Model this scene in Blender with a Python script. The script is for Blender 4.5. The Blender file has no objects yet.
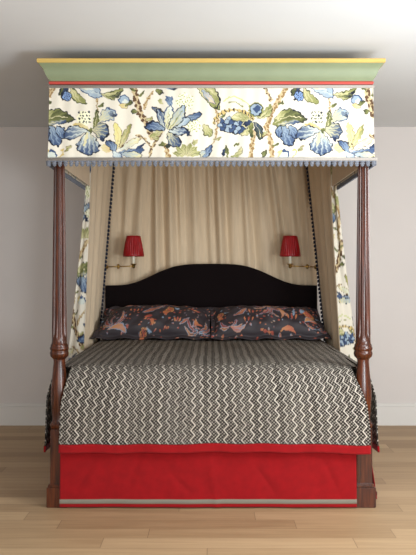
import bpy, bmesh, math, random
import numpy as np
from mathutils import Vector, Matrix

random.seed(7)
rng = np.random.default_rng(11)
scene = bpy.context.scene
COL = scene.collection
PI = math.pi

# ------------------------------------------------------------------ layout
F_PX, DIST, HC = 802.0, 4.245, 1.2296      # focal length in pixels, camera to post line, eye height
VX, VY = 211.2, 272.0
WALL_Y = 2.2
CEIL = 2.395

# ------------------------------------------------------------------ helpers
def lin(c):
    c = np.asarray(c, dtype=np.float64)
    return np.where(c <= 0.04045, c / 12.92, ((c + 0.055) / 1.055) ** 2.4)

def rgb(r, g, b):
    l = lin(np.array([r, g, b]) / 255.0)
    return (float(l[0]), float(l[1]), float(l[2]), 1.0)

def tag(o, label=None, cat=None, group=None, kind=None):
    if label: o['label'] = label
    if cat: o['category'] = cat
    if group: o['group'] = group
    if kind: o['kind'] = kind
    return o

def empty(name, loc=(0, 0, 0)):
    o = bpy.data.objects.new(name, None)
    o.empty_display_size = 0.1
    o.location = loc
    COL.objects.link(o)
    return o

def link(name, me, mat=None, parent=None, smooth=True):
    o = bpy.data.objects.new(name, me)
    COL.objects.link(o)
    if mat is not None and len(me.materials) == 0:
        me.materials.append(mat)
    if smooth:
        me.polygons.foreach_set('use_smooth', [True] * len(me.polygons))
    if parent is not None:
        o.parent = parent
        # geometry is written in world coordinates: cancel the parents' offsets
        off = Vector((0, 0, 0)); p = parent
        while p is not None:
            off += p.location; p = p.parent
        o.location = -off
    return o

class MB:
    """collects pieces into one mesh"""
    def __init__(s):
        s.v = []; s.f = []; s.uv = []; s.col = []; s.n = 0
    def add(s, verts, faces, uv=None, col=None):
        verts = np.asarray(verts, dtype=np.float64).reshape(-1, 3)
        s.v.append(verts)
        s.f += [tuple(i + s.n for i in f) for f in faces]
        s.uv.append(np.zeros((len(verts), 2)) if uv is None else np.asarray(uv).reshape(-1, 2))
        s.col.append(np.ones((len(verts), 3)) if col is None else np.asarray(col).reshape(-1, 3))
        s.n += len(verts)
        return s
    def grid(s, P, uv=None, col=None, wrap=False, flip=False):
        nr, nc = P.shape[:2]
        fs = []
        for i in range(nr - 1):
            for j in range(nc if wrap else nc - 1):
                a = i * nc + j; b = i * nc + (j + 1) % nc
                c = (i + 1) * nc + (j + 1) % nc; d = (i + 1) * nc + j
                fs.append((a, d, c, b) if flip else (a, b, c, d))
        return s.add(P.reshape(-1, 3), fs, uv, col)
    def lathe(s, prof, cx, cy, n=32, flute=None, caps=True):
        """prof: list of (r, z); flute(z) gives the depth of 12 flutes at that height"""
        prof = np.asarray(prof)
        th = np.linspace(0, 2 * PI, n, endpoint=False)
        P = np.zeros((len(prof), n, 3))
        for i, (r, z) in enumerate(prof):
            d = flute(z) if flute else 0.0
            rr = r * (1 - d * np.clip(0.62 + 0.9 * np.cos(12 * th), 0, 1))
            P[i, :, 0] = cx + rr * np.cos(th); P[i, :, 1] = cy + rr * np.sin(th); P[i, :, 2] = z
        base = s.n
        s.grid(P, wrap=True)
        if caps:
            s.f.append(tuple(base + j for j in range(n))[::-1])
            s.f.append(tuple(base + (len(prof) - 1) * n + j for j in range(n)))
        return s
    def box(s, x0, x1, y0, y1, z0, z1, bev=0.0, seg=2):
        bm = bmesh.new()
        bmesh.ops.create_cube(bm, size=1)
        for v in bm.verts:
            v.co = Vector(((x0 + x1) / 2 + v.co.x * (x1 - x0), (y0 + y1) / 2 + v.co.y * (y1 - y0), (z0 + z1) / 2 + v.co.z * (z1 - z0)))
        if bev > 0:
            bmesh.ops.bevel(bm, geom=list(bm.edges), offset=bev, segments=seg, affect='EDGES')
        return s.frombm(bm)
    def frombm(s, bm):
        bm.verts.index_update()
        s.add([v.co[:] for v in bm.verts], [[v.index for v in f.verts] for f in bm.faces])
        bm.free()
        return s
    def sphere(s, c, r, n=10, sc=(1, 1, 1)):
        bm = bmesh.new()
        bmesh.ops.create_uvsphere(bm, u_segments=n, v_segments=max(5, n // 2 + 1), radius=1)
        for v in bm.verts:
            v.co = Vector((c[0] + v.co.x * r * sc[0], c[1] + v.co.y * r * sc[1], c[2] + v.co.z * r * sc[2]))
        return s.frombm(bm)
    def tube(s, pts, r, n=12):
        pts = [Vector(p) for p in pts]
        P = np.zeros((len(pts), n, 3))
        for i, p in enumerate(pts):
            d = (pts[min(i + 1, len(pts) - 1)] - pts[max(i - 1, 0)]).normalized()
            up = Vector((0, 0, 1)) if abs(d.z) < 0.9 else Vector((1, 0, 0))
            a = d.cross(up).normalized(); b = a.cross(d)
            rr = r[i] if hasattr(r, '__len__') else r
            for j in range(n):
                t = 2 * PI * j / n
                P[i, j] = p + a * (rr * math.cos(t)) + b * (rr * math.sin(t))
        base = s.n
        s.grid(P, wrap=True)
        s.f.append(tuple(base + j for j in range(n))[::-1])
        s.f.append(tuple(base + (len(pts) - 1) * n + j for j in range(n)))
        return s
    def build(s, name, mat, parent=None, smooth=True, color=False, uv=False, normals=True):
        me = bpy.data.meshes.new(name)
        V = np.concatenate(s.v)
        me.from_pydata(V.tolist(), [], s.f)
        if uv:
            U = np.concatenate(s.uv)
            layer = me.uv_layers.new(name='UVMap')
            idx = np.empty(len(me.loops), dtype=np.int32); me.loops.foreach_get('vertex_index', idx)
            layer.data.foreach_set('uv', U[idx].astype(np.float32).ravel())
        if color:
            C = np.concatenate(s.col)
            at = me.color_attributes.new('Print', 'FLOAT_COLOR', 'POINT')
            at.data.foreach_set('color', np.concatenate([C, np.ones((len(C), 1))], axis=1).astype(np.float32).ravel())
        me.update()
        if normals:
            bm = bmesh.new(); bm.from_mesh(me)
            bmesh.ops.recalc_face_normals(bm, faces=bm.faces)
            bm.to_mesh(me); bm.free()
        return link(name, me, mat, parent, smooth)

def solid(o, t, off=0):
    m = o.modifiers.new('thick', 'SOLIDIFY'); m.thickness = t; m.offset = off
    return o

def autosmooth(o, ang=40):
    me = o.data
    bm = bmesh.new(); bm.from_mesh(me)
    for e in bm.edges:
        if len(e.link_faces) == 2 and e.calc_face_angle(0) > math.radians(ang):
            e.smooth = False
    bm.to_mesh(me); bm.free()
    return o

# ------------------------------------------------------------------ materials
class N:
    """small node-graph writer"""
    def __init__(s, name):
        s.mat = bpy.data.materials.new(name); s.mat.use_nodes = True
        s.t = s.mat.node_tree; s.b = s.t.nodes['Principled BSDF']
    def node(s, typ, **kw):
        n = s.t.nodes.new(typ)
        for k, v in kw.items(): setattr(n, k, v)
        return n
    def put(s, sock, v):
        if hasattr(v, 'is_output'): s.t.links.new(v, sock)
        else: sock.default_value = v
    def m(s, op, a, b=0.0, c=None):
        n = s.node('ShaderNodeMath', operation=op)
        s.put(n.inputs[0], a); s.put(n.inputs[1], b)
        if c is not None: s.put(n.inputs[2], c)
        return n.outputs[0]
    def mix(s, f, a, b, mode='MIX'):
        n = s.node('ShaderNodeMix', data_type='RGBA', blend_type=mode)
        s.put(n.inputs[0], f); s.put(n.inputs[6], a); s.put(n.inputs[7], b)
        return n.outputs[2]
    def coord(s, which='Object'):
        return s.node('ShaderNodeTexCoord').outputs[which]
    def xyz(s, v):
        n = s.node('ShaderNodeSeparateXYZ'); s.put(n.inputs[0], v); return n.outputs
    def comb(s, x, y, z):
        n = s.node('ShaderNodeCombineXYZ')
        s.put(n.inputs[0], x); s.put(n.inputs[1], y); s.put(n.inputs[2], z); return n.outputs[0]
    def scale(s, v, k):
        n = s.node('ShaderNodeMapping'); s.put(n.inputs[0], v); n.inputs[3].default_value = k; return n.outputs[0]
    def noise(s, v, sc=5.0, det=3.0, rough=0.5):
        n = s.node('ShaderNodeTexNoise'); s.put(n.inputs['Vector'], v)
        n.inputs['Scale'].default_value = sc; n.inputs['Detail'].default_value = det; n.inputs['Roughness'].default_value = rough
        return n.outputs['Fac']
    def white(s, v):
        n = s.node('ShaderNodeTexWhiteNoise', noise_dimensions='3D'); s.put(n.inputs['Vector'], v); return n.outputs['Value']
    def ramp(s, f, stops):
        n = s.node('ShaderNodeValToRGB'); s.put(n.inputs[0], f)
        el = n.color_ramp.elements
        while len(el) < len(stops): el.new(0.5)
        for e, (p, c) in zip(el, stops): e.position = p; e.color = c
        return n.outputs[0]
    def bump(s, h, strength=0.3, dist=0.002):
        n = s.node('ShaderNodeBump'); s.put(n.inputs['Height'], h)
        n.inputs['Strength'].default_value = strength; n.inputs['Distance'].default_value = dist
        s.t.links.new(n.outputs[0], s.b.inputs['Normal'])
    def set(s, **kw):
        for k, v in kw.items(): s.put(s.b.inputs[k.replace('_', ' ')], v)
        return s

def cloth_mat(name, c, var=0.10, sheen=0.15, rough=0.9, weave=900.0, slub=(60, 60, 6)):
    n = N(name)
    co = n.coord()
    sl = n.noise(n.scale(co, slub), 1.0, 3)
    wv = n.noise(co, weave, 1)
    f = n.m('ADD', n.m('MULTIPLY', sl, 0.7), n.m('MULTIPLY', wv, 0.3))
    dark = tuple(x * (1 - 2 * var) for x in c[:3]) + (1,); lite = tuple(min(1, x * (1 + var)) for x in c[:3]) + (1,)
    n.set(Base_Color=n.ramp(f, [(0.3, dark), (0.7, lite)]), Roughness=rough, Sheen_Weight=sheen, Specular_IOR_Level=0.2)
    n.bump(f, 0.15, 0.001)
    return n.mat

def print_mat(name, rough=0.85, spec=0.25):
    n = N(name)
    at = n.node('ShaderNodeAttribute', attribute_name='Print')
    co = n.coord()
    wv = n.noise(n.scale(co, (120, 120, 25)), 6.0, 2)
    k = n.m('ADD', 0.90, n.m('MULTIPLY', wv, 0.18))
    g = n.comb(k, k, k)
    n.set(Base_Color=n.mix(1.0, at.outputs['Color'], g, 'MULTIPLY'), Roughness=rough, Specular_IOR_Level=spec)
    n.bump(wv, 0.1, 0.001)
    return n.mat

M = {}
M['lining'] = cloth_mat('natural_linen', rgb(214, 192, 162), 0.06)
M['red_cloth'] = cloth_mat('red_cotton', rgb(136, 7, 13), 0.07, 0.1, slub=(25, 25, 25))
M['braid_dark'] = cloth_mat('navy_fringe', rgb(44, 46, 60), 0.3, slub=(300, 300, 300))
M['fringe'] = cloth_mat('blue_grey_fringe', rgb(112, 115, 124), 0.3, slub=(160, 160, 160))
M['braid'] = cloth_mat('grey_braid', rgb(160, 152, 144), 0.12, slub=(200, 200, 400))
M['mattress'] = cloth_mat('white_ticking', rgb(215, 210, 200), 0.04)
M['print'] = print_mat('printed_linen')
M['pillow'] = print_mat('printed_sateen', 0.6, 0.35)

# gimp braid on the bed skirt: grey with small pale and dark stitches
n = N('stitched_braid')
x, y, z = n.xyz(n.coord())
st = n.m('SINE', n.m('MULTIPLY', x, 420.0))
sz = n.m('SINE', n.m('MULTIPLY', z, 700.0))
n.set(Base_Color=n.ramp(n.m('ADD', 0.5, n.m('MULTIPLY', n.m('MULTIPLY', st, sz), 0.5)), [(0.25, rgb(70, 64, 58)), (0.75, rgb(150, 138, 120))]), Roughness=0.9)
M['gimp'] = n.mat

def paint_mat(name, c, rough=0.5, mott=0.03, sc=3.0):
    n = N(name)
    f = n.noise(n.coord(), sc, 4)
    d = tuple(x * (1 - mott) for x in c[:3]) + (1,); l = tuple(min(1, x * (1 + mott)) for x in c[:3]) + (1,)
    n.set(Base_Color=n.ramp(f, [(0.3, d), (0.7, l)]), Roughness=rough)
    return n.mat
M['wall'] = paint_mat('warm_grey_wall_paint', rgb(210, 202, 197), 0.8, 0.012)
M['ceiling'] = paint_mat('white_ceiling_paint', rgb(224, 226, 228), 0.85, 0.01)
M['trim'] = paint_mat('white_trim_paint', rgb(214, 209, 203), 0.45, 0.01)
M['green'] = paint_mat('sage_green_paint', rgb(122, 131, 100), 0.55, 0.05, 9)
M['yellow'] = paint_mat('yellow_ochre_paint', rgb(192, 160, 84), 0.5, 0.05, 9)
M['coral'] = paint_mat('coral_red_paint', rgb(178, 58, 46), 0.5, 0.05, 9)
M['ivory'] = paint_mat('ivory_sleeve', rgb(235, 228, 208), 0.4, 0.02)

n = N('black_velvet')
f = n.noise(n.coord(), 300, 2)
n.set(Base_Color=n.ramp(f, [(0.3, rgb(13, 7, 8)), (0.7, rgb(20, 12, 12))]), Roughness=0.95, Sheen_Weight=0.06, Specular_IOR_Level=0.1)
M['velvet'] = n.mat

n = N('mahogany')
co = n.coord()
g = n.noise(n.scale(co, (30, 30, 2.2)), 2.2, 5, 0.6)
n.set(Base_Color=n.ramp(g, [(0.25, rgb(30, 11, 4)), (0.5, rgb(68, 29, 11)), (0.75, rgb(100, 48, 19))]), Roughness=0.26, Coat_Weight=0.0, Specular_IOR_Level=0.45)
n.bump(g, 0.05, 0.001)
M['wood'] = n.mat

n = N('aged_brass')
f = n.noise(n.coord(), 60, 2)
n.set(Base_Color=n.ramp(f, [(0.3, rgb(176, 138, 72)), (0.7, rgb(205, 168, 98))]), Roughness=0.28, Metallic=1.0)
M['brass'] = n.mat

n = N('red_silk_shade')
f = n.noise(n.scale(n.coord(), (60, 60, 8)), 2, 3)
n.set(Base_Color=n.ramp(f, [(0.3, rgb(128, 2, 11)), (0.7, rgb(166, 4, 17))]), Roughness=0.36)
M['silk'] = n.mat

# oak boards running left to right
n = N('oak_boards')
x, y, z = n.xyz(n.coord())
W = 0.135
row = n.m('FLOOR', n.m('DIVIDE', y, W))
rv = n.white(n.comb(row, 3.1, 0.0))
xs = n.m('DIVIDE', n.m('ADD', x, n.m('MULTIPLY', rv, 7.3)), 1.15)
colm = n.m('FLOOR', xs)
pv = n.white(n.comb(row, colm, 5.7))
gv = n.comb(n.m('MULTIPLY', x, 1.6), n.m('ADD', n.m('MULTIPLY', y, 26.0), n.m('MULTIPLY', pv, 40.0)), pv)
g1 = n.noise(gv, 1.4, 5, 0.6)
g2 = n.noise(n.comb(n.m('MULTIPLY', x, 5.0), n.m('MULTIPLY', y, 120.0), pv), 1.0, 3)
mixf = n.m('ADD', n.m('ADD', n.m('MULTIPLY', g1, 0.5), n.m('MULTIPLY', g2, 0.2)), n.m('ADD', 0.04, n.m('MULTIPLY', pv, 0.30)))
base = n.ramp(mixf, [(0.22, rgb(132, 102, 72)), (0.5, rgb(168, 138, 103)), (0.85, rgb(196, 166, 129))])
fy = n.m('FRACT', n.m('DIVIDE', y, W)); fx = n.m('FRACT', xs)
seam = n.m('MAXIMUM', n.m('LESS_THAN', fy, 0.022), n.m('LESS_THAN', fx, 0.0028))
n.set(Base_Color=n.mix(n.m('MULTIPLY', seam, 0.55), base, rgb(84, 58, 36)), Roughness=n.m('ADD', 0.42, n.m('MULTIPLY', g1, 0.15)), Specular_IOR_Level=0.35)
n.bump(n.m('SUBTRACT', g1, n.m('MULTIPLY', seam, 0.6)), 0.12, 0.002)
M['oak'] = n.mat

# woven coverlet: pale vertical zigzags over a fine cream and brown-black check
n = N('zigzag_weave')
u, v, _ = n.xyz(n.node('ShaderNodeUVMap', uv_map='UVMap').outputs[0])
wob = n.noise(n.comb(n.m('MULTIPLY', u, 4.0), n.m('MULTIPLY', v, 4.0), 0.0), 1.0, 2)
uu = n.m('ADD', u, n.m('MULTIPLY', n.m('SUBTRACT', wob, 0.5), 0.02))
tri = n.m('PINGPONG', v, 0.0252)
up = n.m('ADD', uu, n.m('MULTIPLY', tri, 0.88))
colf = n.m('DIVIDE', up, 0.0435)
cell = n.m('FLOOR', colf)
fr = n.m('ABSOLUTE', n.m('SUBTRACT', n.m('FRACT', colf), 0.5))
rl = n.white(n.comb(n.m('FLOOR', n.m('ADD', colf, 0.5)), 7.0, 3.0))
line = n.m('MULTIPLY', n.m('GREATER_THAN', fr, 0.40), n.m('ADD', 0.68, n.m('MULTIPLY', rl, 0.24)))
edge = n.m('MULTIPLY', n.m('GREATER_THAN', fr, 0.30), n.m('LESS_THAN', fr, 0.405))
P2 = 2 * PI / 0.0100
chk = n.m('MULTIPLY', n.m('SINE', n.m('MULTIPLY', u, 2 * PI / 0.0174)), n.m('SINE', n.m('MULTIPLY', v, 2 * PI / 0.0168)))
rnd = n.white(n.comb(cell, 1.0, 2.0))
big = n.noise(n.comb(n.m('MULTIPLY', u, 9.0), n.m('MULTIPLY', v, 2.5), 4.0), 1.0, 2)
thr = n.m('ADD', n.m('ADD', 0.17, n.m('MULTIPLY', n.m('SUBTRACT', rnd, 0.5), 0.16)), n.m('MULTIPLY', n.m('SUBTRACT', big, 0.5), 0.3))
on = n.m('GREATER_THAN', chk, thr)
on = n.m('MULTIPLY', on, n.m('SUBTRACT', 1.0, edge))
lum = n.m('MAXIMUM', n.m('MULTIPLY', on, 0.55), line)
fib = n.noise(n.comb(n.m('MULTIPLY', u, 500.0), n.m('MULTIPLY', v, 500.0), 0.0), 1.0, 1)
colr = n.mix(n.m('MULTIPLY', lum, n.m('ADD', 0.78, n.m('MULTIPLY', fib, 0.3))), rgb(24, 17, 15), rgb(196, 186, 173))
n.set(Base_Color=colr, Roughness=0.9, Specular_IOR_Level=0.08)
n.bump(lum, 0.25, 0.0015)
M['weave'] = n.mat

# ------------------------------------------------------------------ printed cloth: a small painter
class Canvas:
    def __init__(s, x0, y0, x1, y1, k, bg):
        s.x0, s.y0, s.k = x0, y0, k
        s.w, s.h = int((x1 - x0) * k), int((y1 - y0) * k)
        s.a = np.ones((s.h, s.w, 3)) * (np.array(bg) / 255.0)
        yy, xx = np.mgrid[0:s.h, 0:s.w]
        s.X = x0 + (xx + 0.5) / k; s.Y = y0 + (yy + 0.5) / k
        s.grain = rng.random((s.h, s.w))
    def win(s, xa, ya, xb, yb):
        i0 = max(0, int((ya - s.y0) * s.k) - 1); i1 = min(s.h, int((yb - s.y0) * s.k) + 2)
        j0 = max(0, int((xa - s.x0) * s.k) - 1); j1 = min(s.w, int((xb - s.x0) * s.k) + 2)
        return (slice(i0, i1), slice(j0, j1)) if i1 > i0 and j1 > j0 else None
    def poly(s, pts, c0, c1=None, a=None, b=None, p=1.0):
        pts = np.asarray(pts)
        w = s.win(pts[:, 0].min(), pts[:, 1].min(), pts[:, 0].max(), pts[:, 1].max())
        if w is None: return
        X, Y = s.X[w], s.Y[w]; m = np.zeros(X.shape, bool)
        q = np.roll(pts, -1, axis=0)
        for (xa, ya), (xb, yb) in zip(pts, q):
            if ya == yb: continue
            m ^= ((ya > Y) != (yb > Y)) & (X < (xb - xa) * (Y - ya) / (yb - ya) + xa)
        if c1 is None:
            s.a[w][m] = np.array(c0) / 255.0
        else:
            d = np.array(b) - np.array(a); L2 = (d ** 2).sum()
            t = ((X - a[0]) * d[0] + (Y - a[1]) * d[1]) / L2
            lat = ((X - a[0]) * -d[1] + (Y - a[1]) * d[0]) / L2
            ang = np.arctan2(lat, t + 0.15)
            t = t + 0.24 * np.sin(ang * 30) + 0.12 * np.sin(ang * 61 + 1) + 0.25 * (s.grain[w] - 0.5)
            t = np.clip(t, 0, 1)[..., None] ** p
            c = (np.array(c0) * (1 - t) + np.array(c1) * t) / 255.0
            s.a[w][m] = c[m]
    def line(s, pts, wd, c, w2=None):
        pts = [np.array(p, float) for p in pts]
        n_ = len(pts) - 1
        for i in range(n_):
            a, b = pts[i], pts[i + 1]
            wa = wd if w2 is None else wd + (w2 - wd) * i / n_
            w = s.win(min(a[0], b[0]) - wa, min(a[1], b[1]) - wa, max(a[0], b[0]) + wa, max(a[1], b[1]) + wa)
            if w is None: continue
            X, Y = s.X[w], s.Y[w]; d = b - a
            t = np.clip(((X - a[0]) * d[0] + (Y - a[1]) * d[1]) / max(1e-9, (d ** 2).sum()), 0, 1)
            m = (X - a[0] - t * d[0]) ** 2 + (Y - a[1] - t * d[1]) ** 2 < (wa / 2) ** 2
            s.a[w][m] = np.array(c) / 255.0
    def disc(s, c, r, col, sy=1.0):
        th = np.linspace(0, 2 * PI, 20, endpoint=False)
        s.poly(np.stack([c[0] + r * np.cos(th), c[1] + r * sy * np.sin(th)], 1), col)
    def outline(s, a, b, w, curve=0.0, scal=0, peak=0.5, grow=0.0):
        a = np.array(a, float); b = np.array(b, float); d = b - a; L = np.hypot(*d); nrm = np.array([-d[1], d[0]]) / L
        u = d / L
        a = a - u * grow * 0.3; b = b + u * grow
        t = np.linspace(0, 1, 25)
        e = math.log(0.5) / math.log(peak)
        prof = np.sin(PI * t ** e) ** 0.75
        if scal: prof = prof * (1 + 0.10 * np.sin(t * scal * 2 * PI))
        mid = a[None] + (b - a)[None] * t[:, None] + nrm[None] * (curve * L * np.sin(PI * t))[:, None]
        hw = (w / 2 * prof + grow * np.sin(PI * t) ** 0.3)[:, None]
        return np.concatenate([mid + nrm * hw, (mid - nrm * hw)[::-1]]), mid
    def petal(s, a, b, w, c0, c1, edge=None, ew=0.8, curve=0.0, scal=0, peak=0.55, p=1.0, vein=None, vw=0.5):
        ew = ew * 1.2
        if edge is not None:
            o, _ = s.outline(a, b, w, curve, scal, peak, ew)
            s.poly(o, edge)
        o, mid = s.outline(a, b, w, curve, scal, peak)
        s.poly(o, c0, c1, a, b, p)
        if vein is not None:
            s.line(mid[2:-4], vw, vein)
    def dots(s, c, r, n_, dr, col, sy=1.0):
        for i in range(n_):
            rr = r * math.sqrt((i + 0.5) / n_); th = i * 2.39996
            s.disc((c[0] + rr * math.cos(th), c[1] + sy * rr * math.sin(th)), dr, col)
    def sample(s, px, py, warp=0.0):
        if warp:
            # hand-printed wobble of the outlines
            dx = np.sin(px * 0.83 + 2.1 * np.sin(py * 0.61)) + 0.6 * np.sin(py * 1.45 + 1.7 * np.sin(px * 0.5))
            dy = np.sin(py * 0.91 + 1.9 * np.sin(px * 0.57)) + 0.6 * np.sin(px * 1.37 + 1.5 * np.sin(py * 0.6))
            px = px + warp * dx; py = py + warp * dy
        j = np.clip(((px - s.x0) * s.k).astype(int), 0, s.w - 1); i = np.clip(((py - s.y0) * s.k).astype(int), 0, s.h - 1)
        return lin(s.a[i, j])

CREAM = (212, 204, 188); NAVY = (26, 30, 44); MID = (60, 77, 108); LIGHT = (146, 161, 174); PALE = (198, 202, 192)
GREEN = (130, 132, 80); DKG = (66, 70, 44); YEL = (200, 191, 150); TAN = (188, 168, 130); BRN = (92, 68, 48); OCH = (192, 168, 108)

def branch(cv, pts, w, dark=True):
    cv.line(pts, w, TAN)
    for i in range(len(pts) - 1):
        a = np.array(pts[i], float); b = np.array(pts[i + 1], float); L = np.hypot(*(b - a)); d = (b - a) / L
        q = np.array([-d[1], d[0]])
        k = 0.0
        while k < L:
            o = (0.32 if int(k * 2) % 3 == 0 else -0.28) * w
            cv.disc(a + d * k + q * o, 0.19 * w + 0.42, BRN if dark else (140, 112, 74)); k += 1.9

def chintz(cv, ox=0.0):
    def P(x, y): return (x + ox, y)
    # tan boughs first
    branch(cv, [P(133, 82), P(136, 98), P(140, 113), P(148, 126), P(152, 138)], 5.5)
    branch(cv, [P(144, 109), P(147, 100), P(153, 92)], 2.6, False)
    branch(cv, [P(163, 131), P(156, 141), P(151, 150), P(149, 160)], 2.6)
    branch(cv, [P(137, 135), P(145, 139), P(151, 147)], 2.2)
    branch(cv, [P(166, 146), P(169, 160)], 4.5, False)
    branch(cv, [P(288, 84), P(280, 98), P(273, 110), P(266, 127), P(271, 142), P(272, 160)], 4.6, False)
    branch(cv, [P(264, 86), P(271, 100)], 2.8)
    branch(cv, [P(254, 132), P(252, 145), P(250, 160)], 4.2, False)
    branch(cv, [P(216, 108), P(218, 122), P(215, 140), P(210, 148)], 1.8, False)
    branch(cv, [P(97, 98), P(97, 106), P(98, 114)], 1.5, False)
    # flower hanging from the top edge
    cv.petal(P(70, 82), P(59, 95), 5, GREEN, DKG, NAVY)
    cv.petal(P(68, 82), P(62, 101), 4, MID, NAVY, NAVY, 0.5)
    cv.disc(P(67, 96), 5.2, NAVY); cv.disc(P(67, 96), 4.4, (120, 145, 186)); cv.dots(P(67, 96), 4, 16, 0.55, NAVY)
    cv.petal(P(71, 86), P(86, 103), 7, YEL, GREEN, DKG, 0.8, 0.15)
    cv.petal(P(72, 84), P(101, 97), 13, PALE, LIGHT, MID, 0.9, -0.12, 3, 0.6, vein=MID)
    cv.petal(P(74, 82), P(94, 90), 6, YEL, PALE, LIGHT, 0.6)
    cv.petal(P(100, 94), P(123, 88), 7, YEL, GREEN, DKG, 0.8, 0.2, vein=DKG)
    cv.petal(P(106, 96), P(122, 91), 3, GREEN, NAVY, None, curve=0.2)
    # bud
    cv.disc(P(124, 100), 5.6, MID); cv.disc(P(124, 100.5), 4.4, LIGHT); cv.disc(P(125, 102), 3.0, PALE)
    cv.petal(P(119, 105), P(128, 107), 4, OCH, YEL, BRN, 0.4); cv.petal(P(125, 106), P(133, 101), 3.4, GREEN, DKG, NAVY, 0.4)
    # blue iris
    cv.disc(P(84, 118), 7, (228, 224, 190)); 
    for i in range(4):
        for j in range(4):
            cv.disc(P(79.5 + 3.1 * i + 0.8 * (j % 2), 112.5 + 3.2 * j), 0.95, (48, 52, 62))
    cv.petal(P(90, 130), P(72, 124), 7, YEL, OCH, None, scal=3)
    cv.petal(P(98, 122), P(116, 113), 12, YEL, LIGHT, MID, 0.8, -0.1, 3, 0.62, 1.3)
    cv.petal(P(108, 112), P(116, 117), 5, LIGHT, NAVY, None)
    cv.petal(P(93, 131), P(97, 109), 5.5, GREEN, DKG, None, curve=0.06, vein=YEL)
    cv.petal(P(90, 131), P(64, 137), 12, PALE, MID, NAVY, 0.8, 0.1, 3, 0.66, 1.5)
    cv.petal(P(91, 130), P(109, 133), 15, YEL, MID, NAVY, 0.9, -0.05, 3, 0.62, 1.5)
    cv.petal(P(100, 136), P(104, 142), 3.5, MID, NAVY, None)
    cv.petal(P(89, 130), P(88, 155), 22, PALE, MID, NAVY, 0.9, 0.0, 4, 0.66, 1.5)
    cv.petal(P(88, 131), P(84, 147), 3.4, YEL, YEL, None); cv.petal(P(90, 131), P(94, 146), 3.0, YEL, LIGHT, None)
    cv.petal(P(90, 134), P(91, 127), 4, DKG, GREEN, None)
    # yellow star flower with blue cups
    cv.petal(P(115, 149), P(101, 147), 10, (200, 172, 120), YEL, None, scal=4)
    cv.petal(P(117, 150), P(115, 122), 7, YEL, (206, 196, 124), BRN, 0.35, 0.08, vein=OCH)
    cv.petal(P(119, 150), P(131, 124), 6, YEL, GREEN, BRN, 0.35, vein=OCH)
    cv.petal(P(120, 150), P(141, 138), 6, PALE, YEL, BRN, 0.35)
    cv.petal(P(119, 152), P(144, 149), 7, LIGHT, MID, NAVY, 0.5, 0.1)
    cv.petal(P(121, 154), P(142, 156), 6, LIGHT, YEL, NAVY, 0.5)
    cv.petal(P(115, 154), P(106, 142), 7, LIGHT, MID, NAVY, 0.8, 0.2)
    cv.petal(P(113, 152), P(122, 160), 6, PALE, LIGHT, MID, 0.8)
    cv.petal(P(135, 150), P(146, 143), 4, MID, NAVY, None)
    cv.dots(P(118, 144), 4, 5, 0.6, BRN)
    # lotus
    cv.petal(P(172, 107), P(166, 96), 6, LIGHT, MID, None, scal=2); cv.petal(P(170, 108), P(172, 95), 3, LIGHT, MID, None)
    cv.disc(P(185, 102), 9, (230, 226, 200)); cv.dots(P(185, 102), 9, 42, 0.75, (150, 156, 96))
    cv.disc(P(193, 125), 7.5, (230, 226, 200)); cv.dots(P(193, 125), 7.5, 30, 0.75, (150, 156, 96))
    cv.petal(P(184, 117), P(201, 113), 5.5, LIGHT, MID, NAVY, 0.9, 0.15, 3)
    cv.petal(P(164, 112), P(152, 108), 4.5, OCH, MID, NAVY, 0.5); cv.petal(P(163, 104), P(158, 99), 4, YEL, GREEN, None)
    cv.petal(P(164, 131), P(150, 137), 5, YEL, GREEN, None)
    cv.petal(P(166, 129), P(158, 109), 7, PALE, MID, NAVY, 0.9, p=1.7, vein=MID)
    cv.petal(P(167, 129), P(170, 106), 8.5, YEL, PALE, MID, 1.0, vein=GREEN)
    cv.petal(P(170, 131), P(190, 119), 9, PALE, LIGHT, NAVY, 0.8, -0.1)
    cv.petal(P(168, 130), P(184, 106), 9.5, YEL, LIGHT, NAVY, 0.9, 0.05, vein=GREEN, vw=0.9)
    cv.petal(P(169, 132), P(188, 131), 7, PALE, MID, NAVY, 0.8, p=1.4)
    cv.petal(P(184, 131), P(191, 136), 4, MID, NAVY, None)
    cv.petal(P(168, 132), P(180, 146), 10, YEL, MID, NAVY, 1.0, 0.1, 0, 0.6, 0.9)
    cv.petal(P(165, 130), P(146, 127), 8, LIGHT, MID, NAVY, 1.3, 0.12, 0, 0.6, 0.9)
    cv.petal(P(156, 90), P(163, 93), 4.5, GREEN, DKG, NAVY, 0.6); cv.petal(P(165, 89), P(178, 88), 3.2, LIGHT, NAVY, None)
    cv.petal(P(137, 112), P(131, 111), 3.6, GREEN, DKG, NAVY, 0.5)
    cv.petal(P(166, 143), P(159, 146), 4, GREEN, DKG, None); cv.petal(P(164, 147), P(171, 146), 3.4, DKG, NAVY, None)
    # olive leaf at the top
    cv.petal(P(196, 82), P(219, 109), 14, YEL, GREEN, DKG, 0.8, -0.08, 3, 0.5, vein=DKG)
    cv.petal(P(202, 90), P(215, 104), 5, LIGHT, (206, 180, 150), MID, 0.5)
    cv.line([P(217, 92), P(220, 101), P(217, 108)], 1.6, NAVY)
    # pale green rosette at the hem
    for a_ in (-75, -45, -15, 15, 45, 75):
        r_ = math.radians(a_)
        cv.petal(P(187, 156), P(187 + 15 * math.sin(r_), 156 - 13 * math.cos(r_)), 5.5, YEL, GREEN, None, 0.5, vein=DKG, vw=0.3)
    cv.petal(P(203, 160), P(212, 145), 5, LIGHT, MID, NAVY, 0.6); cv.petal(P(200, 158), P(205, 150), 4, YEL, LIGHT, NAVY, 0.5)
    cv.petal(P(204, 124), P(212, 136), 8, YEL, GREEN, DKG, 0.6, 0.1, 2)
    cv.petal(P(222, 157), P(226, 147), 3.5, NAVY, MID, None); cv.petal(P(228, 158), P(226, 145), 4, GREEN, DKG, None)
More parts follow.
